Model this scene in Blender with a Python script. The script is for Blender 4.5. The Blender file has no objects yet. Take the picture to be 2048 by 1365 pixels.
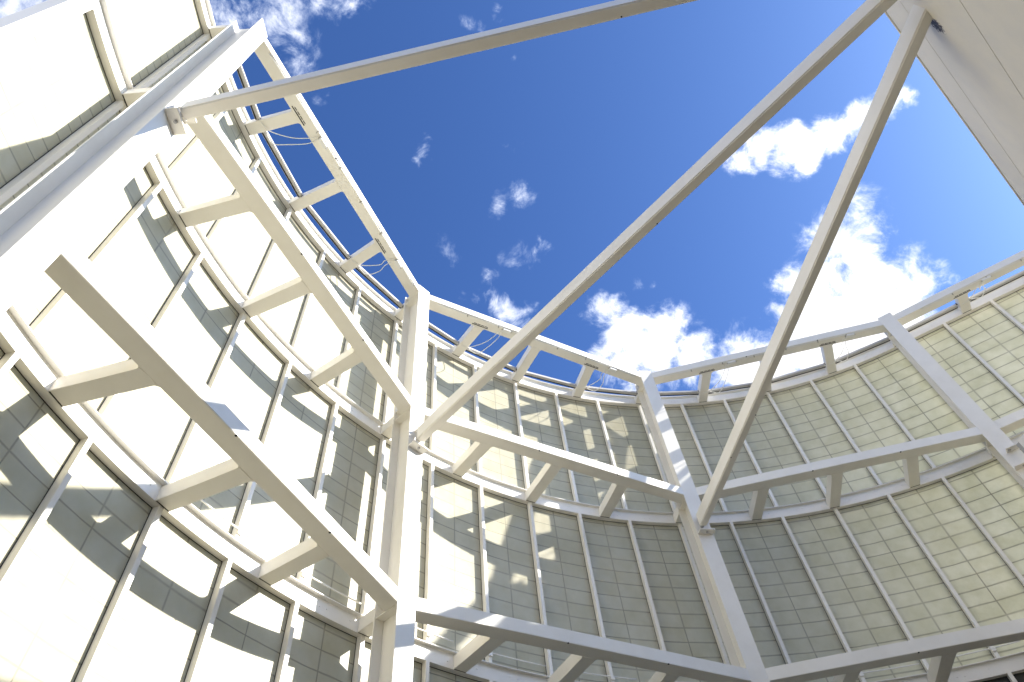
import bpy, bmesh, math, random
from mathutils import Vector, Matrix
random.seed(7)
R = math.radians
C = bpy.context.scene.collection
scene = bpy.context.scene
PI = math.pi

# ------------------------------------------------------------------ camera
H0 = 1.6                                   # eye height above the paving
cam_d = bpy.data.cameras.new('camera'); cam = bpy.data.objects.new('camera', cam_d); C.objects.link(cam)
cam_d.sensor_width = 36.0; cam_d.lens = 1360.1 / 2048 * 36.0
cam_d.clip_start = 0.05; cam_d.clip_end = 3000
YAW, PIT, ROL = 0.56574, 0.93837, -0.12650
f = Vector((math.sin(YAW)*math.cos(PIT), math.cos(YAW)*math.cos(PIT), math.sin(PIT)))
r0 = Vector((math.cos(YAW), -math.sin(YAW), 0)); u0 = r0.cross(f)
r = r0*math.cos(ROL) + u0*math.sin(ROL); u = -r0*math.sin(ROL) + u0*math.cos(ROL)
M = Matrix((r, u, -f)).transposed().to_4x4(); M.translation = Vector((-6.186, 0.6066, H0))
cam.matrix_world = M
scene.camera = cam

# ------------------------------------------------------------------ sun, sky, exposure
SUN_AZ, SUN_EL = -31.3, 31.5
sun_d = bpy.data.lights.new('sun', 'SUN'); sun = bpy.data.objects.new('sun', sun_d); C.objects.link(sun)
sun_d.energy = 4.3; sun_d.angle = R(0.53); sun_d.color = (1.0, 0.95, 0.86)
sdir = Vector((math.cos(R(SUN_AZ))*math.cos(R(SUN_EL)), math.sin(R(SUN_AZ))*math.cos(R(SUN_EL)), math.sin(R(SUN_EL))))
sun.rotation_euler = sdir.to_track_quat('Z', 'Y').to_euler()
sun.location = sdir*60

vs = scene.view_settings
vs.view_transform = 'Standard'; vs.look = 'None'; vs.exposure = 1.58; vs.gamma = 1.0; vs.use_curve_mapping = False
scene.cycles.max_bounces = 12; scene.cycles.diffuse_bounces = 7; scene.cycles.transmission_bounces = 8
scene.cycles.caustics_reflective = False; scene.cycles.caustics_refractive = False

world = bpy.data.worlds.new('World'); scene.world = world; world.use_nodes = True
wn, wl = world.node_tree.nodes, world.node_tree.links
wn.clear()
SKY_STR = 0.092
out = wn.new('ShaderNodeOutputWorld'); bg = wn.new('ShaderNodeBackground'); bg.inputs[1].default_value = SKY_STR
sky = wn.new('ShaderNodeTexSky'); sky.sky_type = 'NISHITA'; sky.sun_disc = False
sky.sun_elevation = R(SUN_EL); sky.sun_rotation = R(90 - SUN_AZ); sky.altitude = 100; sky.air_density = 1.0; sky.dust_density = 2.4; sky.ozone_density = 2.2

def N(tree, typ, **kw):
    n = tree.nodes.new(typ)
    for k, v in kw.items():
        if k[0] == 'i' and k[1:].isdigit():
            n.inputs[int(k[1:])].default_value = v
        else: setattr(n, k, v)
    return n
def math_node(tree, op, a, b=None, c=None, clamp=False):
    n = tree.nodes.new('ShaderNodeMath'); n.operation = op; n.use_clamp = clamp
    for i, v in enumerate((a, b, c)):
        if v is None: continue
        if isinstance(v, (int, float)): n.inputs[i].default_value = v
        else: tree.links.new(v, n.inputs[i])
    return n.outputs[0]

W = world.node_tree
tc = N(W, 'ShaderNodeTexCoord')
# clouds keep their own place in the sky: direction (unit vector), angular radius, strength
FPX = 1360.1
def sdirn(px, py):
    d = f + r*((px-1024)/FPX) + u*((682.5-py)/FPX)
    L = d.length
    return d/L, L
blobs = [ # thick clouds
 (1712,450,58,.95),(1655,412,22,.6),(1765,440,30,.7),(1680,520,80,1.1),(1730,590,92,1.2),(1630,600,60,1.0),(1585,560,36,.75),(1835,590,52,.85),(1895,560,34,.66),(1780,500,34,.75),(1620,690,80,1.1),(1700,660,90,1.25),(1530,735,70,1.0),(1800,650,80,1.1),(1470,755,50,.8),(1590,790,70,1.0),(1530,665,26,.55),
 (1485,316,32,1.05),(1530,292,38,1.2),(1580,294,40,1.3),(1625,308,42,1.3),(1672,270,40,1.3),(1720,240,34,1.2),(1762,214,29,1.15),(1805,186,24,1.0),(1560,330,24,.8),(1645,338,22,.7),
 (1212,605,34,.85),(1190,640,26,.6),(1245,668,50,1.05),(1315,690,62,1.1),(1385,715,56,1.0),(1265,735,56,.85),(1440,745,40,.75),(1160,640,25,.45),(1215,700,40,.8),(1340,640,26,.5),
 (1025,622,42,.74),(985,602,26,.55),(1060,600,22,.5),(930,600,20,.4),
 (520,20,105,.55),(445,25,90,.58),(600,100,60,.46),(700,20,45,.46),(60,40,140,.70),(180,10,60,.58),(560,95,55,.48),(640,10,35,.44),
 # wisps
 (850,290,30,0.56),(830,318,22,0.52),(858,258,18,0.43),(1030,398,36,0.43),(1060,408,16,0.40),(985,425,26,0.38),(1080,495,22,0.52),(1040,515,32,0.41),(1000,555,30,0.41),(895,505,34,0.38),(880,480,24,0.34),(655,192,20,0.45),(995,30,22,0.50),(940,55,24,0.41),(1022,285,18,0.41),(1012,128,16,0.36),(1268,548,22,0.45),(1300,560,14,0.36),(1810,190,14,0.27),(1860,190,16,0.36)]
nz_w = N(W, 'ShaderNodeTexNoise', noise_dimensions='3D'); nz_w.inputs['Scale'].default_value = 9.0; nz_w.inputs['Detail'].default_value = 6.0; nz_w.inputs['Roughness'].default_value = .62
W.links.new(tc.outputs['Generated'], nz_w.inputs['Vector'])
sub = N(W, 'ShaderNodeVectorMath', operation='SUBTRACT'); W.links.new(nz_w.outputs['Color'], sub.inputs[0]); sub.inputs[1].default_value = (.5,.5,.5)
sc = N(W, 'ShaderNodeVectorMath', operation='SCALE'); W.links.new(sub.outputs[0], sc.inputs[0]); sc.inputs['Scale'].default_value = .085
wv = N(W, 'ShaderNodeVectorMath', operation='ADD'); W.links.new(tc.outputs['Generated'], wv.inputs[0]); W.links.new(sc.outputs[0], wv.inputs[1])
fill_clouds = []  # unseen clouds added outside the view as neutral fill light
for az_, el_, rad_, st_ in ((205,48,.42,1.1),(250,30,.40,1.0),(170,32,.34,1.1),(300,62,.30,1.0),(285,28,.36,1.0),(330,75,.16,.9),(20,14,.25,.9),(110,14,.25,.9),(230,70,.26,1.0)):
    fill_clouds.append((Vector((math.cos(R(az_))*math.cos(R(el_)), math.sin(R(az_))*math.cos(R(el_)), math.sin(R(el_)))), rad_*1.5, st_))
acc = None
near_clouds = []
for px, py, rad, st in blobs:
    d, L = sdirn(px, py); near_clouds.append((d, rad*2.1/FPX/L, st))
for d, ar, st in near_clouds + fill_clouds:
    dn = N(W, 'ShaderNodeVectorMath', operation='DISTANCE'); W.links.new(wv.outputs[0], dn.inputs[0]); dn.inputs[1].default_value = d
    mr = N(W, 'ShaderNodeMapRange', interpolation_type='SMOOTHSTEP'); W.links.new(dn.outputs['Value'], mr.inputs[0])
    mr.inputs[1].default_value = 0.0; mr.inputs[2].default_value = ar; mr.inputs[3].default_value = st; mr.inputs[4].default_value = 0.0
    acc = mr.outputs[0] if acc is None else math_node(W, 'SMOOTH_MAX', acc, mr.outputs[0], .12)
nz = N(W, 'ShaderNodeTexNoise', noise_dimensions='3D'); nz.inputs['Scale'].default_value = 19.0; nz.inputs['Detail'].default_value = 9.0; nz.inputs['Roughness'].default_value = .66; nz.inputs['Distortion'].default_value = .35
W.links.new(tc.outputs['Generated'], nz.inputs['Vector'])
nd = math_node(W, 'MULTIPLY', math_node(W, 'SUBTRACT', nz.outputs['Fac'], .5), 2.5)
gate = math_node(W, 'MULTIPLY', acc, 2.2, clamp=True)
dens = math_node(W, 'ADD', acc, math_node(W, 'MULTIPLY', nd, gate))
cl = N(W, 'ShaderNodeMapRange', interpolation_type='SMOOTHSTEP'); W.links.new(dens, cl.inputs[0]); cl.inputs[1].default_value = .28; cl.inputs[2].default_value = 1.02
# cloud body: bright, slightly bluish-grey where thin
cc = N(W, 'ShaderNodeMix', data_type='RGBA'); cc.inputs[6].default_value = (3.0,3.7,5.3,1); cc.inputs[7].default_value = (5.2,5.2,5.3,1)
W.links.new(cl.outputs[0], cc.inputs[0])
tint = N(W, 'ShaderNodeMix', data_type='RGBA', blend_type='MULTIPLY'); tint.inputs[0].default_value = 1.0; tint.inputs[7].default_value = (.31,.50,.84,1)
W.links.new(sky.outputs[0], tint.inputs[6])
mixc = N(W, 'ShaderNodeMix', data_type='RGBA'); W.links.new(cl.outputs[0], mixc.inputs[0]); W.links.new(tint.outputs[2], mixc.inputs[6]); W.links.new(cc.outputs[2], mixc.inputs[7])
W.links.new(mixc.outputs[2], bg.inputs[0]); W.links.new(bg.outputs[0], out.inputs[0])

# ------------------------------------------------------------------ materials
def base_mat(name, col, rough=.5, metal=0.0, spec=.5):
    m = bpy.data.materials.new(name); m.use_nodes = True
    b = m.node_tree.nodes['Principled BSDF']
    b.inputs['Base Color'].default_value = (*col, 1); b.inputs['Roughness'].default_value = rough
    b.inputs['Metallic'].default_value = metal; b.inputs['Specular IOR Level'].default_value = spec
    return m, m.node_tree, b
def painted(name, col, dirt=(.55,.52,.46), rough=.42, speck=.5, streak=.35, bump=.04):
    m, T, b = base_mat(name, col, rough)
    tcn = N(T, 'ShaderNodeTexCoord'); oi = N(T, 'ShaderNodeObjectInfo')
    off = N(T, 'ShaderNodeVectorMath', operation='ADD'); T.links.new(tcn.outputs['Object'], off.inputs[0])
    rs = N(T, 'ShaderNodeVectorMath', operation='SCALE'); rs.inputs[0].default_value = (37.1, 13.7, 51.3); T.links.new(oi.outputs['Random'], rs.inputs['Scale']); T.links.new(rs.outputs[0], off.inputs[1])
    V = off.outputs[0]
    n1 = N(T, 'ShaderNodeTexNoise'); n1.inputs['Scale'].default_value = 1.6; n1.inputs['Detail'].default_value = 6; n1.inputs['Roughness'].default_value = .6; T.links.new(V, n1.inputs['Vector'])
    n2 = N(T, 'ShaderNodeTexNoise'); n2.inputs['Scale'].default_value = 26; n2.inputs['Detail'].default_value = 4; n2.inputs['Roughness'].default_value = .7; T.links.new(V, n2.inputs['Vector'])
    n3 = N(T, 'ShaderNodeTexNoise'); n3.inputs['Scale'].default_value = 120; n3.inputs['Detail'].default_value = 2; T.links.new(V, n3.inputs['Vector'])
    a = N(T, 'ShaderNodeMapRange'); T.links.new(n1.outputs['Fac'], a.inputs[0]); a.inputs[1].default_value = .42; a.inputs[2].default_value = .78; a.inputs[4].default_value = streak
    bb = N(T, 'ShaderNodeMapRange'); T.links.new(n2.outputs['Fac'], bb.inputs[0]); bb.inputs[1].default_value = .66; bb.inputs[2].default_value = .80; bb.inputs[4].default_value = speck
    s = math_node(T, 'MULTIPLY', bb.outputs[0], n1.outputs['Fac'])
    tot = math_node(T, 'ADD', a.outputs[0], s, clamp=True)
    mx = N(T, 'ShaderNodeMix', data_type='RGBA'); mx.inputs[6].default_value = (*col, 1); mx.inputs[7].default_value = (*dirt, 1); T.links.new(tot, mx.inputs[0]); T.links.new(mx.outputs[2], b.inputs['Base Color'])
    rr = N(T, 'ShaderNodeMapRange'); T.links.new(n2.outputs['Fac'], rr.inputs[0]); rr.inputs[3].default_value = rough-.08; rr.inputs[4].default_value = rough+.16; T.links.new(rr.outputs[0], b.inputs['Roughness'])
    bp = N(T, 'ShaderNodeBump'); bp.inputs['Strength'].default_value = bump*4; bp.inputs['Distance'].default_value = .002
    hs = math_node(T, 'ADD', n3.outputs['Fac'], n2.outputs['Fac']); T.links.new(hs, bp.inputs['Height']); T.links.new(bp.outputs[0], b.inputs['Normal'])
    return m
STEEL = painted('white_painted_steel', (.82,.795,.735), dirt=(.62,.58,.50))
BRACE = painted('weathered_white_steel', (.84,.81,.745), dirt=(.66,.62,.54), speck=.75, streak=.35, bump=.02)
ALU_W = painted('white_aluminium', (.82,.80,.75), rough=.36, speck=.2, streak=.2)
CLAD = painted('warm_white_cladding', (.84,.775,.65), dirt=(.70,.66,.60), rough=.55, speck=.15, streak=.55)
def stained(name):
    m = painted(name, (.84,.775,.65), dirt=(.70,.66,.60), rough=.55, speck=.15, streak=.55); T = m.node_tree; b = T.nodes['Principled BSDF']
    src = b.inputs['Base Color'].links[0].from_socket; tcn = N(T, 'ShaderNodeTexCoord')
    mp = N(T, 'ShaderNodeMapping'); T.links.new(tcn.outputs['Object'], mp.inputs[0]); mp.inputs['Location'].default_value = (-.20, 0, -(8.93+H0)); 
    ln_ = N(T, 'ShaderNodeVectorMath', operation='LENGTH'); T.links.new(mp.outputs[0], ln_.inputs[0])
    fall = N(T, 'ShaderNodeMapRange', interpolation_type='SMOOTHSTEP'); T.links.new(ln_.outputs['Value'], fall.inputs[0]); fall.inputs[1].default_value = .03; fall.inputs[2].default_value = .30; fall.inputs[3].default_value = .62; fall.inputs[4].default_value = 0
    ns = N(T, 'ShaderNodeTexNoise'); ns.inputs['Scale'].default_value = 24; ns.inputs['Detail'].default_value = 5; T.links.new(tcn.outputs['Object'], ns.inputs['Vector'])
    t_ = math_node(T, 'SUBTRACT', math_node(T, 'ADD', ns.outputs['Fac'], fall.outputs[0]), .88)
    k_ = math_node(T, 'MULTIPLY', t_, 7.0, clamp=True)
    mx = N(T, 'ShaderNodeMix', data_type='RGBA'); T.links.new(k_, mx.inputs[0]); T.links.new(src, mx.inputs[6]); mx.inputs[7].default_value = (.05,.04,.03,1); T.links.new(mx.outputs[2], b.inputs['Base Color'])
    return m
CLAD_ST = stained('stained_cladding')
DARK, _, _ = base_mat('black_gasket', (.02,.019,.017), .7)
SLOT, _, _ = base_mat('black_slot', (.015,.015,.015), .8)
GREY = painted('grey_anodised_aluminium', (.48,.47,.46), dirt=(.34,.33,.32), rough=.38, speck=.2)
CABLE, _, _ = base_mat('white_cable_sheath', (.78,.78,.76), .4)
GALV = painted('grey_galvanised_steel', (.42,.41,.39), dirt=(.25,.23,.2), rough=.45)
DGLASS, _, gb = base_mat('dark_tinted_glass', (.035,.038,.04), .08)
GROUND = painted('paving', (.08,.07,.057), dirt=(.06,.052,.045), rough=.8, speck=.4, streak=.6)

def panel_mat(name, outer=False):
    m = bpy.data.materials.new(name); m.use_nodes = True; T = m.node_tree; T.nodes.clear()
    o = N(T, 'ShaderNodeOutputMaterial'); uv = N(T, 'ShaderNodeUVMap', uv_map='grid'); sp = N(T, 'ShaderNodeSeparateXYZ'); T.links.new(uv.outputs[0], sp.inputs[0])
    oi = N(T, 'ShaderNodeObjectInfo')
    U, Vv = sp.outputs[0], sp.outputs[1]
    # slight waviness of the bars seen through the fibreglass
    tcn = N(T, 'ShaderNodeTexCoord')
    add = N(T, 'ShaderNodeVectorMath', operation='ADD'); T.links.new(tcn.outputs['Object'], add.inputs[0])
    rs = N(T, 'ShaderNodeVectorMath', operation='SCALE'); rs.inputs[0].default_value = (17.3, 91.7, 33.1); T.links.new(oi.outputs['Random'], rs.inputs['Scale']); T.links.new(rs.outputs[0], add.inputs[1])
    P = add.outputs[0]
    nb = N(T, 'ShaderNodeTexNoise'); nb.inputs['Scale'].default_value = 1.3; nb.inputs['Detail'].default_value = 2; T.links.new(P, nb.inputs['Vector'])
    # bar half width: crisp where the fibreglass touches, wider and softer elsewhere
    blur = N(T, 'ShaderNodeMapRange'); T.links.new(nb.outputs['Fac'], blur.inputs[0]); blur.inputs[1].default_value = .35; blur.inputs[2].default_value = .68; blur.inputs[3].default_value = .008; blur.inputs[4].default_value = .026
    nw = N(T, 'ShaderNodeTexNoise'); nw.inputs['Scale'].default_value = 2.6; nw.inputs['Detail'].default_value = 2; T.links.new(P, nw.inputs['Vector'])
    Vw = math_node(T, 'ADD', Vv, math_node(T, 'MULTIPLY', math_node(T, 'SUBTRACT', nw.outputs['Fac'], .5), .022))
    dv = math_node(T, 'ABSOLUTE', math_node(T, 'SUBTRACT', math_node(T, 'FRACT', math_node(T, 'ADD', math_node(T, 'DIVIDE', Vw, .3048), .5)), .5))
    dv = math_node(T, 'MULTIPLY', dv, .3048)
    du = math_node(T, 'ABSOLUTE', U)
    dm = math_node(T, 'MINIMUM', dv, du)
    ln = math_node(T, 'SUBTRACT', 1.0, math_node(T, 'DIVIDE', math_node(T, 'SUBTRACT', dm, .003), blur.outputs[0]), clamp=True)
    amp = N(T, 'ShaderNodeMapRange'); T.links.new(nb.outputs['Fac'], amp.inputs[0]); amp.inputs[1].default_value = .35; amp.inputs[2].default_value = .68; amp.inputs[3].default_value = .88; amp.inputs[4].default_value = .40
    line = math_node(T, 'MULTIPLY', ln, amp.outputs[0])
    # wide soft halo beside the frame of the sheet
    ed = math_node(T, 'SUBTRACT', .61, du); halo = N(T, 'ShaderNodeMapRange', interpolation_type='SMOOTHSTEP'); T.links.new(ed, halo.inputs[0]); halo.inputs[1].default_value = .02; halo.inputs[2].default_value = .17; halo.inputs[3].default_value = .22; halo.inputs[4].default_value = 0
    # tone of each cell
    cu = math_node(T, 'FLOOR', math_node(T, 'MULTIPLY', math_node(T, 'SIGN', U), .9)); cv = math_node(T, 'FLOOR', math_node(T, 'DIVIDE', Vv, .3048))
    cmb = N(T, 'ShaderNodeCombineXYZ'); T.links.new(cu, cmb.inputs[0]); T.links.new(cv, cmb.inputs[1]); T.links.new(math_node(T, 'MULTIPLY', oi.outputs['Random'], 97.0), cmb.inputs[2])
    wn_ = N(T, 'ShaderNodeTexWhiteNoise'); T.links.new(cmb.outputs[0], wn_.inputs[0])
    nm = N(T, 'ShaderNodeTexNoise'); nm.inputs['Scale'].default_value = 3.2; nm.inputs['Detail'].default_value = 5; nm.inputs['Roughness'].default_value = .6; T.links.new(P, nm.inputs['Vector'])
    tone = math_node(T, 'ADD', math_node(T, 'MULTIPLY', wn_.outputs['Value'], .30), math_node(T, 'MULTIPLY', math_node(T, 'SUBTRACT', nm.outputs['Fac'], .30), 1.6), clamp=True)
    hue = N(T, 'ShaderNodeMix', data_type='RGBA'); hue.inputs[6].default_value = (.70,.71,.57,1); hue.inputs[7].default_value = (.90,.90,.79,1); T.links.new(tone, hue.inputs[0])
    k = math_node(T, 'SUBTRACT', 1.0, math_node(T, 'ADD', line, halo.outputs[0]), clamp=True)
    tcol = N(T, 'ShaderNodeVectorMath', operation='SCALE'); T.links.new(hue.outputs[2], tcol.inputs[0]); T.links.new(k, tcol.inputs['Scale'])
    kd = math_node(T, 'SUBTRACT', 1.0, math_node(T, 'MULTIPLY', line, .20))
    dhue = N(T, 'ShaderNodeMix', data_type='RGBA'); dhue.inputs[6].default_value = (.71,.66,.48,1); dhue.inputs[7].default_value = (.84,.795,.64,1); T.links.new(tone, dhue.inputs[0])
    dcol = N(T, 'ShaderNodeVectorMath', operation='SCALE'); T.links.new(dhue.outputs[2], dcol.inputs[0]); T.links.new(kd, dcol.inputs['Scale'])
    df = N(T, 'ShaderNodeBsdfDiffuse'); T.links.new(dcol.outputs[0], df.inputs[0])
    tr = N(T, 'ShaderNodeBsdfTranslucent'); T.links.new(tcol.outputs[0], tr.inputs[0])
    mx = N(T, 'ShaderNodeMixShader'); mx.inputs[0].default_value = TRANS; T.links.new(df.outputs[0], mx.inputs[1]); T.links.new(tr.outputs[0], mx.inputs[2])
    gl = N(T, 'ShaderNodeBsdfGlossy'); gl.inputs['Roughness'].default_value = .35; gl.inputs[0].default_value = (1,1,1,1)
    fr = N(T, 'ShaderNodeFresnel'); fr.inputs[0].default_value = 1.35
    mg = N(T, 'ShaderNodeMixShader'); T.links.new(math_node(T, 'MULTIPLY', fr.outputs[0], .5), mg.inputs[0]); T.links.new(mx.outputs[0], mg.inputs[1]); T.links.new(gl.outputs[0], mg.inputs[2])
    T.links.new(mg.outputs[0], o.inputs[0])
    return m
TRANS = 0.54
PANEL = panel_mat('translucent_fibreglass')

# ------------------------------------------------------------------ mesh helpers
def finish(bm, name, mat, parent=None, smooth=False, loc=None):
    bmesh.ops.recalc_face_normals(bm, faces=bm.faces)
    me = bpy.data.meshes.new(name); bm.to_mesh(me); bm.free()
    if smooth:
        for p in me.polygons: p.use_smooth = True
    o = bpy.data.objects.new(name, me); C.objects.link(o)
    for m in (mat if isinstance(mat, (list, tuple)) else [mat]): me.materials.append(m)
    if parent: o.parent = parent
    if loc: o.location = loc
    return o
def box(bm, x0, x1, y0, y1, z0, z1, bev=0.0, mi=0):
    b2 = bmesh.new()
    bmesh.ops.create_cube(b2, size=1.0)
    for v in b2.verts:
        v.co = Vector((x0+(v.co.x+.5)*(x1-x0), y0+(v.co.y+.5)*(y1-y0), z0+(v.co.z+.5)*(z1-z0)))
    if bev: bmesh.ops.bevel(b2, geom=list(b2.edges), offset=bev, segments=2, affect='EDGES')
    for fc in b2.faces: fc.material_index = mi
    join(bm, b2)
def join(bm, b2, mat=None):
    me = bpy.data.meshes.new('tmp'); b2.to_mesh(me); b2.free()
    if mat is not None: me.transform(mat)
    bm.from_mesh(me); bpy.data.meshes.remove(me)
def prism(bm, pts, z0, z1, bev=0.0):
    b2 = bmesh.new()
    lo = [b2.verts.new((x, y, z0)) for x, y in pts]; hi = [b2.verts.new((x, y, z1)) for x, y in pts]
    b2.faces.new(lo[::-1]); b2.faces.new(hi); n = len(pts)
    for i in range(n): b2.faces.new((lo[i], lo[(i+1) % n], hi[(i+1) % n], hi[i]))
    if bev:
        es = [e for e in b2.edges if abs(e.verts[0].co.z-e.verts[1].co.z) < 1e-6]
        bmesh.ops.bevel(b2, geom=es, offset=bev, segments=2, affect='EDGES')
    join(bm, b2)
def tube(bm, pts, rad, n=8, caps=True):
    pts = [Vector(p) for p in pts]; rings = []
    prev = None
    for i, p in enumerate(pts):
        t = (pts[min(i+1, len(pts)-1)]-pts[max(i-1, 0)]).normalized()
        if prev is None:
            a = t.cross(Vector((0,0,1)));
            if a.length < .05: a = t.cross(Vector((1,0,0)))
        else: a = prev - t*prev.dot(t)
        a.normalize(); prev = a; b = t.cross(a)
        rings.append([bm.verts.new(p + a*math.cos(2*PI*j/n)*rad + b*math.sin(2*PI*j/n)*rad) for j in range(n)])
    for i in range(len(rings)-1):
        for j in range(n): bm.faces.new((rings[i][j], rings[i][(j+1) % n], rings[i+1][(j+1) % n], rings[i+1][j]))
    if caps:
        bm.faces.new(rings[0][::-1]); bm.faces.new(rings[-1])
def cyl(bm, x, y, z0, z1, rad, n=12, axis='z'):
    if axis == 'z': tube(bm, [(x,y,z0),(x,y,z1)], rad, n)
def sweep(bm, prof, k0, k1, step, closed=True, mi=None):
    """revolve an (r,z) outline about the hall's axis between panel numbers k0 and k1"""
    n = max(1, int(round((k1-k0)/step))); rows = []
    for i in range(n+1):
        a = ang(k0+(k1-k0)*i/n)
        o_ = off(k0+(k1-k0)*i/n); rows.append([bm.verts.new((rr*math.cos(a)+o_.x, rr*math.sin(a)+o_.y, zz)) for rr, zz in prof])
    m = len(prof)
    for i in range(n):
        for j in range(m if closed else m-1):
            fc = bm.faces.new((rows[i][j], rows[i][(j+1) % m], rows[i+1][(j+1) % m], rows[i+1][j]))
    if closed:
        bm.faces.new(rows[0]); bm.faces.new(rows[-1][::-1])
def tag(o, label=None, cat=None, group=None, kind=None):
    if label: o['label'] = label
    if cat: o['category'] = cat
    if group: o['group'] = group
    if kind: o['kind'] = kind
    return o
def empty(name, loc, rz=0.0):
    e = bpy.data.objects.new(name, None); C.objects.link(e); e.location = loc; e.rotation_euler = (0,0,rz); e.empty_display_size = .2
    return e
def copy_tree(o, parent=None):
    c = o.copy(); C.objects.link(c)
    if parent: c.parent = parent
    for ch in list(o.children): copy_tree(ch, c)
    return c

# ------------------------------------------------------------------ plan of the round hall
DK = R(40)/6                                 # one wall panel
PW = 1.22
def ang(k): return PI/2 - (min(k, 18)-9)*DK   # the wall runs on straight beyond panel 18
A18 = PI/2 - 9*DK; E18 = Vector((math.sin(A18), -math.cos(A18), 0)); N18 = Vector((math.cos(A18), math.sin(A18), 0))
def off(k): return E18*(max(0.0, k-18)*PW)
RF = 10.43                                   # inner face of the rails
RP = 10.545                                  # inner face of the panels
Z_LOW, Z_MID, Z_TOP, Z_BASE = 5.70+H0, 9.87+H0, 14.01+H0, 1.53+H0
K0, K1 = -1, 24

def polar(k, rr, z): a = ang(k); return Vector((rr*math.cos(a), rr*math.sin(a), z)) + off(k)

# ground
bm = bmesh.new(); bmesh.ops.create_grid(bm, x_segments=1, y_segments=1, size=1200)
tag(finish(bm, 'ground', GROUND), kind='structure')

# --- columns: H sections, flange towards the middle of the hall
COLTOP = 14.32+H0
def make_column():
    t = empty('steel_column', (0,0,0))
    def part(name, x0, x1, w, z0=0.0, z1=COLTOP):
        b = bmesh.new(); box(b, x0, x1, -w, w, z0, z1, .004); return finish(b, name, STEEL, t)
    part('inner_flange', 0, .026, .171); part('outer_flange', .494, .52, .171); part('web', .024, .496, .009, .002, COLTOP-.03)
    for z in (Z_LOW, Z_MID, Z_TOP):
        b = bmesh.new()
        for zz in (z-.012, z+.222):
            for s in (-1, 1): box(b, .027, .493, min(s*.0095, s*.150), max(s*.0095, s*.150), zz, zz+.014)
        finish(b, 'stiffener', STEEL, t)
    b = bmesh.new(); box(b, -.10, 0, -.165, .165, 0, .03); box(b, -.12, .64, -.26, .26, 0, .028); finish(b, 'base_plate', STEEL, t)
    # short outrigger from the outer flange to the wall rail at each level
    for z in (Z_LOW, Z_MID, Z_TOP):
        b = bmesh.new(); box(b, .5205, RF-9.476, -.115, .115, z, z+.225, .006); finish(b, 'outrigger', STEEL, t)
        b = bmesh.new(); box(b, RF-9.494, RF-9.479, -.105, .105, z-.0015, z+.002); finish(b, 'end_gap', DARK, t)
    return t
def make_bracket(t):
    """pair of plates on the inner flange that hold the end of a tie beam"""
    for z0, z1, yl, yr in ((8.80+H0, 8.83+H0, -.165, .165), (9.235+H0, 9.265+H0, -.168, .06)):
        b = bmesh.new(); box(b, -.16, -.001, yl, yr, z0, z1, .003); br = finish(b, 'bracket_plate', BRACE, t)
        b = bmesh.new(); tube(b, [(-.085, 0, z0-.022), (-.085, 0, z1+.02)], .026, 6); tube(b, [(-.085, 0, z0-.03), (-.085, 0, z0-.02)], .013, 8); finish(b, 'bolt', GALV, br)
col_labels = {0:('white steel column at the far left, its open grey channel side facing us'),
 1:'bright white steel column left of the middle, standing upright in the photo',
 2:'white steel column right of the middle with striped shadows on its front face',
 3:'white steel column near the right edge, in shade in front of the glowing panels',
 4:'white steel column outside the right edge of the photo', 5:'white steel column behind the tower on the far right'}
columns = []
proto = make_column()
for i in range(5):
    c = proto if i == 0 else copy_tree(proto)
    a = ang(6*i); c.location = Vector((9.474*math.cos(a), 9.474*math.sin(a), 0)) + off(6*i); c.rotation_euler = (0,0,a)
    tag(c, col_labels[i], 'column', 'steel columns of the round hall'); columns.append(c)
for ch in list(columns[0].children):
    if ch.name.startswith('stiffener'): bpy.data.objects.remove(ch)
for i in range(4): make_bracket(columns[i])

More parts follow.
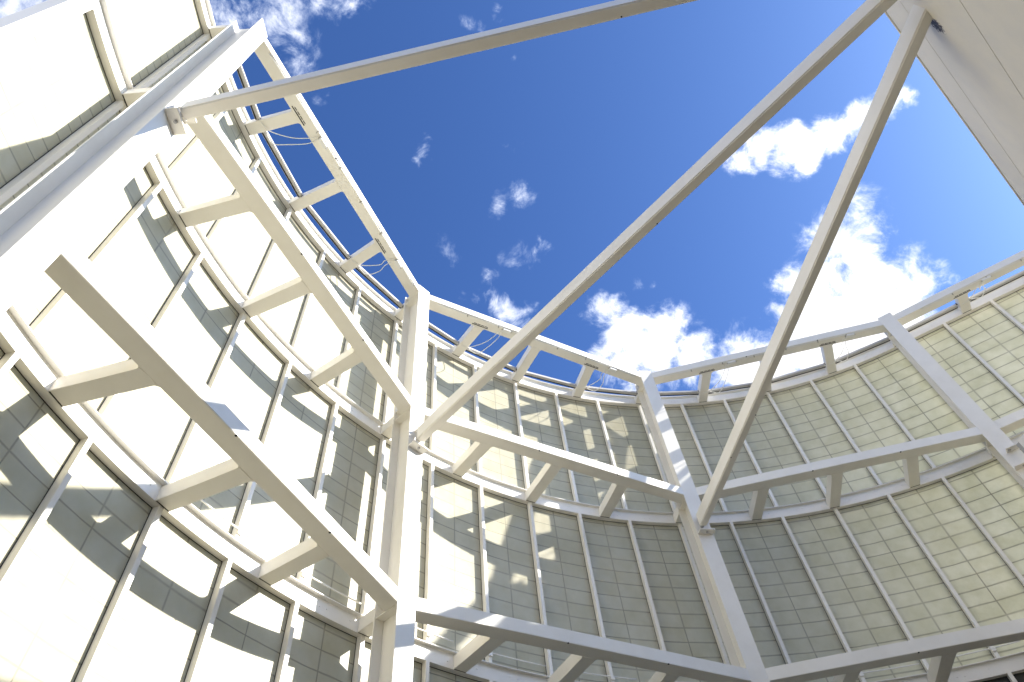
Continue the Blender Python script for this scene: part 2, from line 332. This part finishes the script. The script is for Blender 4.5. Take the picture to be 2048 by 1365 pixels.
# --- ring beams between columns, each with three stubs out to the wall rail
AI, AO = 8.958, 9.235
ST = 1.5*DK
def make_ring(level):
    t = empty('ring_beam', (0,0,0))
    cx = (AI+AO)/2; half = AI*math.tan(R(20))
    b = bmesh.new()
    ci = math.tan(R(20))
    w = .012                                 # ends butt against the column web
    # plan outline of the beam, ends cut on the column's centre plane
    pts = [(AI-cx, -(AI*ci-w)), (AO-cx, -(AO*ci-w)), (AO-cx, AO*ci-w), (AI-cx, AI*ci-w)]
    # keep clear of the column: stop at the flange edge line
    def cut(x, s):
        # column centre at (9.474..9.994) along +-20 deg; stop 3 mm short of the web plane
        return s*(x*ci - .016)
    pts = [(AI-cx, cut(AI, -1)+.0), (AO-cx, cut(AO, -1)), (AO-cx, cut(AO, 1)), (AI-cx, cut(AI, 1))]
    # inner corners must tuck behind the inner flange (radius 9.50 on the centre line)
    lim = 9.503
    def clip(s):
        # line of the flange's rear face: x*cos20 + y*s*sin20 = lim (in hall coordinates)
        y = (lim - AI*math.cos(R(20)))/math.sin(R(20))
        return s*y
    yi = clip(1); xo_in = AI
    # if the flange rear face crosses the inner face before the centre plane, add the corner
    if yi < AI*ci: pts = None
    xa = AI; 
    poly = []
    for s in (-1, 1):
        # point on inner face where flange edge (lateral .171) is met
        pass
    ymax_in = min(abs(cut(AI, 1)), yi)
    # intersection of flange rear line with web plane
    xr, yr = lim*math.cos(R(20)) , lim*math.sin(R(20))
    poly = [(AI-cx, -ymax_in)]
    if xr > AI and xr < AO: poly += [(xr-cx, -(yr-.014))]
    poly += [(AO-cx, cut(AO, -1)), (AO-cx, cut(AO, 1))]
    if xr > AI and xr < AO: poly += [(xr-cx, (yr-.014))]
    poly += [(AI-cx, ymax_in)]
    prism(b, poly, 0, .225, .006)
    bm_o = finish(b, 'beam', STEEL, t)
    for y in (-1.35, .55):
        b = bmesh.new(); tube(b, [(AI-cx+.012, y, -.003), (AI-cx+.012, y, .004)], .017, 8); finish(b, 'drain_hole', SLOT, t)
    for s in (-1, 0, 1):
        a = s*ST; ca, sa = math.cos(a), math.sin(a)
        n = Vector((ca, sa, 0)); e = Vector((-sa, ca, 0)); hw = .118; fl = .045
        def P(d, l):
            v = n*d + e*l; return (v.x-cx, v.y)
        def onface(l):                      # distance along n where offset line meets the beam's outer face
            return (AO + e.x*-l)/ca if False else (AO - e.x*l)/n.x
        pts = []
        pts.append(P(RF-.002, -hw))
        # flare arcs at the beam
        d0 = onface(-hw)
        for q in range(5):
            th = PI/2*q/4
            pts.append(P(d0+.002+fl*(1-math.sin(th)), -hw-fl*(1-math.cos(th))))
        dl = onface(-hw-fl); pts[-1] = P(dl+.0015, -hw-fl)
        dr = onface(hw+fl); d1 = onface(hw)
        arc = []
        for q in range(5):
            th = PI/2*q/4
            arc.append(P(d1+.002+fl*(1-math.sin(th)), hw+fl*(1-math.cos(th))))
        arc[-1] = P(dr+.0015, hw+fl)
        pts += arc[::-1]
        pts.append(P(RF-.002, hw))
        b = bmesh.new(); prism(b, pts, .0015, .2235, .005)
        finish(b, 'stub', STEEL, t)
        b = bmesh.new(); b2 = bmesh.new(); box(b2, RF-.019, RF-.004, -.108, .108, -.0005, .002); join(b, b2, Matrix.Translation((-cx,0,0)) @ Matrix.Rotation(a, 4, 'Z')); finish(b, 'end_gap', DARK, t)
    if level == 'top':
        for s in (-1, 1):                   # black slotted vents under the beam beside the outer stubs
            vent_slots(t, AO-cx, -s*math.tan(ST)*AO)
    return t
def make_straight_ring(level):
    t = empty('ring_beam', (0,0,0)); b = bmesh.new()
    box(b, -.1385, .1385, -3*PW+.014, 3*PW-.014, 0, .225, .006); finish(b, 'beam', STEEL, t)
    for s in (-1, 0, 1):
        yc = s*1.5*PW; x0 = .1395; x1 = RF-.002-CXS; hw = .118; fl = .045; pts = [(x1, yc-hw)]
        for q in range(5):
            th = PI/2*q/4; pts.append((x0+fl*(1-math.sin(th)), yc-hw-fl*(1-math.cos(th))))
        for q in range(4, -1, -1):
            th = PI/2*q/4; pts.append((x0+fl*(1-math.sin(th)), yc+hw+fl*(1-math.cos(th))))
        pts.append((x1, yc+hw)); b = bmesh.new(); prism(b, pts, .0015, .2235, .005); finish(b, 'stub', STEEL, t)
        b = bmesh.new(); box(b, x1-.017, x1-.002, yc-.108, yc+.108, -.0005, .002); finish(b, 'end_gap', DARK, t)
        if level == 'top' and s: vent_slots(t, -.1385+.277, yc)
    return t
CXS = 9.535 + .1385
def vent_slots(t, xo, yc):
    for xx, L, w_, n_ in ((xo-.055, .215, .011, 1), (xo-.092, .20, .008, 4)):
        b = bmesh.new(); step = 2*L/n_
        for j in range(n_):
            y0 = yc-L+j*step; box(b, xo*0+xx-w_, xx+w_, y0, y0+step-(.0 if n_ == 1 else .02), -.0035, .0005)
        finish(b, 'vent_slot', SLOT, t)
bay_words = ['in the left bay', 'in the middle bay', 'in the right bay', 'in the far right bay']
lv = [('top', Z_TOP, 'topmost', 'against the sky'), ('mid', Z_MID, 'middle', 'halfway up the wall'), ('low', Z_LOW, 'lowest', 'across the lower part of the wall'), ('base', Z_BASE, 'eye-level', 'below the photo')]
rings = {}
for nm, z, w1, w2 in lv:
    p0 = make_ring('top' if nm == 'top' else 'other') if nm in ('top', 'mid') else None
    if nm == 'mid': pm = p0
    for i in range(4):
        if i == 3:
            if nm == 'top': o = make_straight_ring('top')
            elif nm == 'mid': ps_ = o = make_straight_ring('other')
            else: o = copy_tree(ps_)
            o.location = N18*CXS + E18*(3*PW) + Vector((0, 0, z)); o.rotation_euler = (0,0,A18)
        else:
            if nm == 'top' or nm == 'mid': o = p0 if i == 0 else copy_tree(p0)
            else: o = copy_tree(pm)
            a = ang(6*i+3); cx = (AI+AO)/2
            o.location = (cx*math.cos(a), cx*math.sin(a), z); o.rotation_euler = (0,0,a)
        tag(o, '%s straight white ring beam %s, %s' % (w1, bay_words[i], w2), 'beam', 'ring beams with stubs')
        rings[(nm, i)] = o

# --- curved wall: tiers of translucent panels between mullions, a curved rail above each tier
def make_panel_mesh(name, z0, z1, zref, flat=False):
    b = bmesh.new(); uvl = b.loops.layers.uv.new('grid')
    nseg = 5; half = DK/2 - .034/RP
    def row(rr, z):
        if flat: return [b.verts.new((rr, -.576+1.152*i/nseg, z)) for i in range(nseg+1)]
        return [b.verts.new((rr*math.cos(-half+2*half*i/nseg), rr*math.sin(-half+2*half*i/nseg), z)) for i in range(nseg+1)]
    a0, a1, c0, c1 = row(RP, z0), row(RP, z1), row(RP+.03, z0), row(RP+.03, z1)
    for i in range(nseg):
        b.faces.new((a0[i], a0[i+1], a1[i+1], a1[i])); b.faces.new((c0[i+1], c0[i], c1[i], c1[i+1]))
        b.faces.new((a0[i+1], a0[i], c0[i], c0[i+1])); b.faces.new((a1[i], a1[i+1], c1[i+1], c1[i]))
    b.faces.new((a0[0], a1[0], c1[0], c0[0])); b.faces.new((a0[-1], c0[-1], c1[-1], a1[-1]))
    bmesh.ops.recalc_face_normals(b, faces=b.faces)
    for fc in b.faces:
        for lp in fc.loops:
            co = lp.vert.co; lp[uvl].uv = (co.y if flat else math.atan2(co.y, co.x)*RP, zref-co.z)
    me = bpy.data.meshes.new(name); b.to_mesh(me); b.free()
    for p in me.polygons: p.use_smooth = False
    me.materials.append(PANEL)
    return me
def make_mullion(z0, z1):
    b = bmesh.new()
    box(b, RF-.001, RP+.04, -.036, .034, z0, z1, .003)             # stem
    box(b, RF+.018, RF+.03, -.0368, .0348, z0, z1)                 # raised cover line on both sides
    m = finish(b, 'mullion', ALU_W)
    b = bmesh.new()
    box(b, RP-.010, RP-.001, .0345, .0400, z0, z1)
    finish(b, 'gasket', DARK, m)
    return m
tiers = [('upper', Z_MID+.262, Z_TOP, 'upper tier of the curved translucent wall, its top rail against the sky'),
         ('middle', Z_LOW+.262, Z_MID, 'middle tier of the curved translucent wall, between the two heavier rails'),
         ('lower', Z_BASE+.262, Z_LOW, 'lower tier of the curved translucent wall, along the bottom of the photo'),
         ('base', .02, Z_BASE, 'bottom tier of the curved wall, at ground level below the photo')]
def rail_outline(z):
    return [(RF, z), (RF, z+.245), (RF-.072, z+.245), (RF-.072, z+.258), (RP+.06, z+.258), (RP+.06, z)]
for tn, z0, z1, lab in tiers:
    w = empty('curved_wall', (0,0,0)); tag(w, lab, 'wall', 'tiers of the curved wall')
    pm = make_panel_mesh('panel', z0-.015, z1+.02, z1-.10)
    pf = make_panel_mesh('panel', z0-.015, z1+.02, z1-.10, flat=True)
    dark = []
    for me_ in (pm, pf):
        d_ = me_.copy(); d_.materials.clear(); d_.materials.append(DGLASS); dark.append(d_)
    for k in range(K0, K1):
        is_dark = tn == 'base' or (tn == 'lower' and k >= 15)
        me = (dark[1] if is_dark else pf) if k >= 18 else (dark[0] if is_dark else pm)
        o = bpy.data.objects.new('panel', me); C.objects.link(o); o.parent = w; o.rotation_euler = (0,0,ang(k+.5)); o.location = off(k+.5)
    mp = make_mullion(z0-.004, z1+.004)
    for k in range(K0, K1+1):
        m = mp if k == K0 else copy_tree(mp)
        m.parent = w; m.rotation_euler = (0,0,ang(k)); m.location = off(k)
    b = bmesh.new(); sweep(b, rail_outline(z1), K0-.04, K1+.04, .125)
    for k in range(K0, K1):                                          # bolt heads in pairs on the face
        for dk in (.31, .42, .78):
            a = ang(k+dk); c0 = Vector((RF*math.cos(a), RF*math.sin(a), z1+.125+.018*math.sin(k*3+dk*9))) + off(k+dk); nn = Vector((-math.cos(a), -math.sin(a), 0))
            tube(b, [c0-nn*.002, c0+nn*.010], .013, 6)
    rl = finish(b, 'rail', ALU_W, w)
    b = bmesh.new(); sweep(b, [(RP-.008, z1-.008), (RP-.008, z1-.0005), (RP-.001, z1-.0005), (RP-.001, z1-.008)], K0, K1, .125); finish(b, 'gasket', DARK, rl)
    # end jamb
    b = bmesh.new(); b2 = bmesh.new(); box(b2, RF-.02, RP+.09, .035, .16, z0-.258, z1+.262, .004); join(b, b2, Matrix.Rotation(ang(K0), 4, 'Z'))
    box(b, 0,0.001,0,0.001,0,0.001)
    finish(b, 'end_jamb', ALU_W, w)

# thin handrail-like conduit above the lowest rail in view, in short lengths between the stubs
def rod_piece(k0, k1, z):
    pts = []
    n = 6
    for i in range(n+1):
        pts.append(polar(k0+(k1-k0)*i/n, 10.415, z))
    return pts
for i, k0 in enumerate([x*1.5 for x in range(2, 14)]):
    t = empty('conduit', (0,0,0))
    b = bmesh.new(); tube(b, rod_piece(k0+.10, k0+1.40, Z_LOW+.46), .013, 8); finish(b, 'pipe', ALU_W, t, smooth=True)
    for kk in range(int(math.floor(k0))+1, int(math.ceil(k0+1.5))):
        if k0+.1 < kk < k0+1.4:
            b = bmesh.new(); b2 = bmesh.new(); box(b2, 10.398, RF-.002, -.04, .04, Z_LOW+.40, Z_LOW+.48, .004); join(b, b2, Matrix.Translation(off(kk)) @ Matrix.Rotation(ang(kk), 4, 'Z')); finish(b, 'clip', ALU_W, t)
    i += 2; where = 'left' if i < 4 else ('middle' if i < 8 else ('right' if i < 12 else 'far right'))
    nth = ('first', 'second', 'third', 'fourth')[i % 4]
    tag(t, '%s short length of thin white conduit above the lowest curved rail, %s bay' % (nth, where), 'conduit', 'conduit lengths above the low rail')

# --- grey light bars at the top, between the stubs
def make_bar():
    t = empty('light_bar', (0,0,0))
    rr = 10.125; h = rr*math.tan(.75*DK) - .125
    b = bmesh.new(); box(b, -.056, .056, -h, h, -.045, .045, .014); finish(b, 'tube', GREY, t)
    b = bmesh.new(); box(b, .014, .044, -h+.01, h-.01, -.0485, -.0445); finish(b, 'slot', SLOT, t)
    for s in (-1, 1):
        b = bmesh.new(); box(b, -.045, -.020, min(s*(h-.02), s*(h+.02)), max(s*(h-.02), s*(h+.02)), -.05, .055, .003)
        box(b, -.012, .012, min(s*h, s*(h+.030)), max(s*h, s*(h+.030)), -.012, .012); finish(b, 'end_bracket', SLOT, t)
    return t
bar0 = make_bar()
for i in range(15):
    o = bar0 if i == 0 else copy_tree(bar0)
    a = ang(1.5*i+.75); rr = 10.155*(math.cos(.75*DK) if i < 12 else 1)
    o.location = polar(1.5*i+.75, rr, Z_TOP+.10); o.rotation_euler = (0,0,a)
    bay = i//4; pos = ('first', 'second', 'third', 'fourth')[i % 4]
    tag(o, '%s grey light bar from the left, behind the topmost %s beam' % (pos, ['left', 'middle', 'right', 'far right'][bay]), 'light bar', 'grey light bars under the sky opening')

# --- junction boxes, cables and clamps on the underside of the topmost ring beams
def bayp(i, y, ap, z):                       # point in bay i: y = metres to the right of mid bay
    if i == 3:
        v = N18*(ap+.577) + E18*(3*PW+y); v.z = z; return v
    a = ang(6*i+3); n = Vector((math.cos(a), math.sin(a), 0)); e = Vector((math.sin(a), -math.cos(a), 0))
    v = n*ap + e*y; v.z = z; return v
def curve_pts(ps, n=16):
    out_ = []
    P = [Vector(p) for p in ps]; P = [P[0]*2-P[1]] + P + [P[-1]*2-P[-2]]
    for i in range(1, len(P)-2):
        for j in range(n):
            t_ = j/n; a, b_, c_, d_ = P[i-1], P[i], P[i+1], P[i+2]
            out_.append(.5*((2*b_) + (c_-a)*t_ + (2*a-5*b_+4*c_-d_)*t_*t_ + (3*b_-a-3*c_+d_)*t_**3))
    out_.append(P[-2]); return out_
bayn = ['left', 'middle', 'right', 'far right']
for i in range(4):
    for si, ks in enumerate((1.5, 4.5)):
        k = 6*i+ks
        if k > 20: continue
        yst = math.tan((ks-3)*DK)*AI if i < 3 else (ks-3)*PW
        yb = yst + .62
        side = 'left' if si == 0 else 'right'
        t = empty('junction_box', bayp(i, yb, 9.03, Z_TOP), ang(6*i+3))
        b = bmesh.new(); box(b, -.042, .042, -.105, .105, -.070, -.001, .008); finish(b, 'case', CABLE, t)
        b = bmesh.new(); tube(b, [(0, .104, -.035), (0, .135, -.035)], .014, 8); finish(b, 'gland', GREY, t)
        b = bmesh.new(); tube(b, [(0, -.104, -.035), (0, -.135, -.035)], .014, 8); finish(b, 'gland', GREY, t)
        tag(t, 'small white junction box under the topmost %s beam, beside its %s stub' % (bayn[i], side), 'junction box', 'junction boxes under the top beams')
        # two cables: from the box to the bar ends either side of the stub
        for ci_, (dk, sag, shift) in enumerate(((-.16, .16, -.085), (.14, .26, -.02))):
            e_ = polar(k+dk+.02, 10.11, Z_TOP+.06)
            s_ = bayp(i, yb-.10+shift*.6, 9.06, Z_TOP-.03)
            under = polar(k+.13, 9.75, Z_TOP-.07-sag*.3)
            if ci_ == 0:
                ps = [s_, bayp(i, yb-.22, 9.25, Z_TOP-.06), polar(k+.30, 9.60, Z_TOP-.12), polar(k+.12, 9.95, Z_TOP-.06), polar(k-.02, 10.06, Z_TOP-.022), e_]
            else:
                ps = [s_, bayp(i, yb-.13, 9.28, Z_TOP-.10), polar(k+.38, 9.70, Z_TOP-.20), polar(k+.30, 10.0, Z_TOP-.14), e_]
            b = bmesh.new(); tube(b, curve_pts(ps, 8), .009, 6); c = finish(b, 'cable', CABLE, smooth=True)
            tag(c, '%s white cable looping by the %s stub of the topmost %s beam' % (('shorter', 'longer')[ci_], side, bayn[i]), 'cable', 'looping cables at the top beams')
    # conduit run along the beam's underside with clamps
    t = empty('cable_run', bayp(i, 0, 9.0, Z_TOP), ang(6*i+3))
    b = bmesh.new(); yl = -2.75
    pts = [(.0, 2.85, -.012)] + [(-.012+.004*math.sin(j*1.3), 2.6-j*.35, -.014-.004*math.sin(j*2.1)) for j in range(16)] + [(.0, -2.9, -.012)]
    tube(b, pts, .010, 6); finish(b, 'cable', CABLE, t, smooth=True)
    for y in (2.05, 1.2, .35, -.5, -1.35, -2.1):
        b = bmesh.new(); box(b, -.028, .016, y-.013, y+.013, -.030, -.0015, .003); box(b, .02, .045, y-.02, y-.006, -.024, -.0015, .002); finish(b, 'clamp', GALV, t)
    tag(t, 'white cable clipped along the underside of the topmost %s beam' % bayn[i], 'cable', 'cables clipped under the top beams')

# --- tower in the middle with horizontal cladding, tie beams land on its face
WA = R(14.75); WT = Vector((math.cos(WA), math.sin(WA), 0)); WN = Vector((-math.sin(WA), math.cos(WA), 0)); WP = Vector((-.12, -.52, 0))
tw = empty('clad_tower', WP, WA)
tag(tw, 'cream clad tower filling the upper right corner, with long thin joints', 'tower')
TL, TR, TB = -1.45, 6.9, -3.2
seams = [0.0]
zt = 10.29+H0
zs = [zt, 9.54+H0, 7.90+H0, 6.26+H0, 4.62+H0, 2.98+H0, 1.34+H0, 0.0]
for j in range(len(zs)-1):
    b = bmesh.new(); box(b, TL, TR, -.05, 0, zs[j+1]+.006, zs[j]-.006, .003); finish(b, 'cladding_board', CLAD_ST, tw)
b = bmesh.new(); box(b, TL+.02, TR-.02, TB, -.055, 0, zt-.01); finish(b, 'core', CLAD, tw)
b = bmesh.new(); box(b, TL-.02, TR+.02, TB-.02, .006, zt+.030, zt+.085, .006); finish(b, 'coping', CLAD, tw)
b = bmesh.new(); box(b, TL, TR, TB, -.012, zt-.004, zt+.031); finish(b, 'shadow_gap', SLOT, tw)
b = bmesh.new(); tube(b, [(.95, .02, zt+.01), (.93, .12, zt+.06)], .012, 6); finish(b, 'wire_hook', SLOT, tw)

def tie(name_lab, p, angdeg, start_col=None, end_on_wall=True, end_pt=None, rs=9.315):
    d = Vector((math.cos(R(angdeg)), math.sin(R(angdeg)), 0)); p = Vector((p[0], p[1], 0))
    # start where the hall radius is 9.31
    bq = p.dot(d); cq = p.length_squared - rs**2
    t0 = -bq - math.sqrt(bq*bq-cq)
    s = p + d*t0
    # hit the tower face
    t1 = (WP + WN*.001 - p).dot(WN)/d.dot(WN)
    L = t1 - t0
    hw = .079
    e = empty('tie_beam', (s.x, s.y, 8.90+H0), R(angdeg))
    sk = hw*math.tan(math.acos(min(1, abs(d.dot(WN)))))            # skew of the far end so it dies into the wall
    sg = 1 if (Matrix.Rotation(R(90), 3, 'Z') @ d).dot(WN)*1 > 0 else -1
    b = bmesh.new()
    b2 = bmesh.new(); pts = [(0, -hw), (L + sg*-sk*1.0, -hw), (L + sg*sk, hw), (0, hw)]
    lo = [b2.verts.new((x, y, 0)) for x, y in pts]; hi = [b2.verts.new((x, y, .305)) for x, y in pts]
    b2.faces.new(lo[::-1]); b2.faces.new(hi)
    for i in range(4): b2.faces.new((lo[i], lo[(i+1) % 4], hi[(i+1) % 4], hi[i]))
    bmesh.ops.bevel(b2, geom=[x for x in b2.edges if abs((x.verts[0].co-x.verts[1].co).normalized().x) > .9], offset=.017, segments=3, affect='EDGES')
    join(b, b2); finish(b, 'beam', BRACE, e)
    for x, y in ((2.0, -.055), (3.1, .06)) if abs(angdeg+109.3) < 1 else ((5.6, .06),):
        b = bmesh.new(); tube(b, [(x, y, -.003), (x, y, .004)], .012, 8); finish(b, 'drain_hole', SLOT, e)
    b = bmesh.new(); box(b, -.115, .004, -.03, .03, .012, .292, .004); finish(b, 'end_tongue', GALV, e)
    b = bmesh.new(); box(b, -.004, .006, -hw-.0025, hw+.0025, -.0025, .3075); finish(b, 'end_cap', BRACE, e)
    b = bmesh.new(); box(b, L-.035+(-sk if sk > .03 else 0)*0, L+.0, -.05, .05, .06, .25); b.free()
    tag(e, name_lab, 'beam', 'horizontal tie beams to the tower')
    return e
tie('long tie beam crossing the top of the photo from the left column', (-5.882, 2.887), -38.05)
tie('long diagonal tie beam crossing the middle of the sky', (-1.866, 3.821), -74.70)
tie('tie beam at the right that lands on the cream tower above a dark stain', (1.487, 4.087), -109.32)
tie('tie beam at the far right outside the photo', (8.125, 4.585), -105.0, rs=9.20)
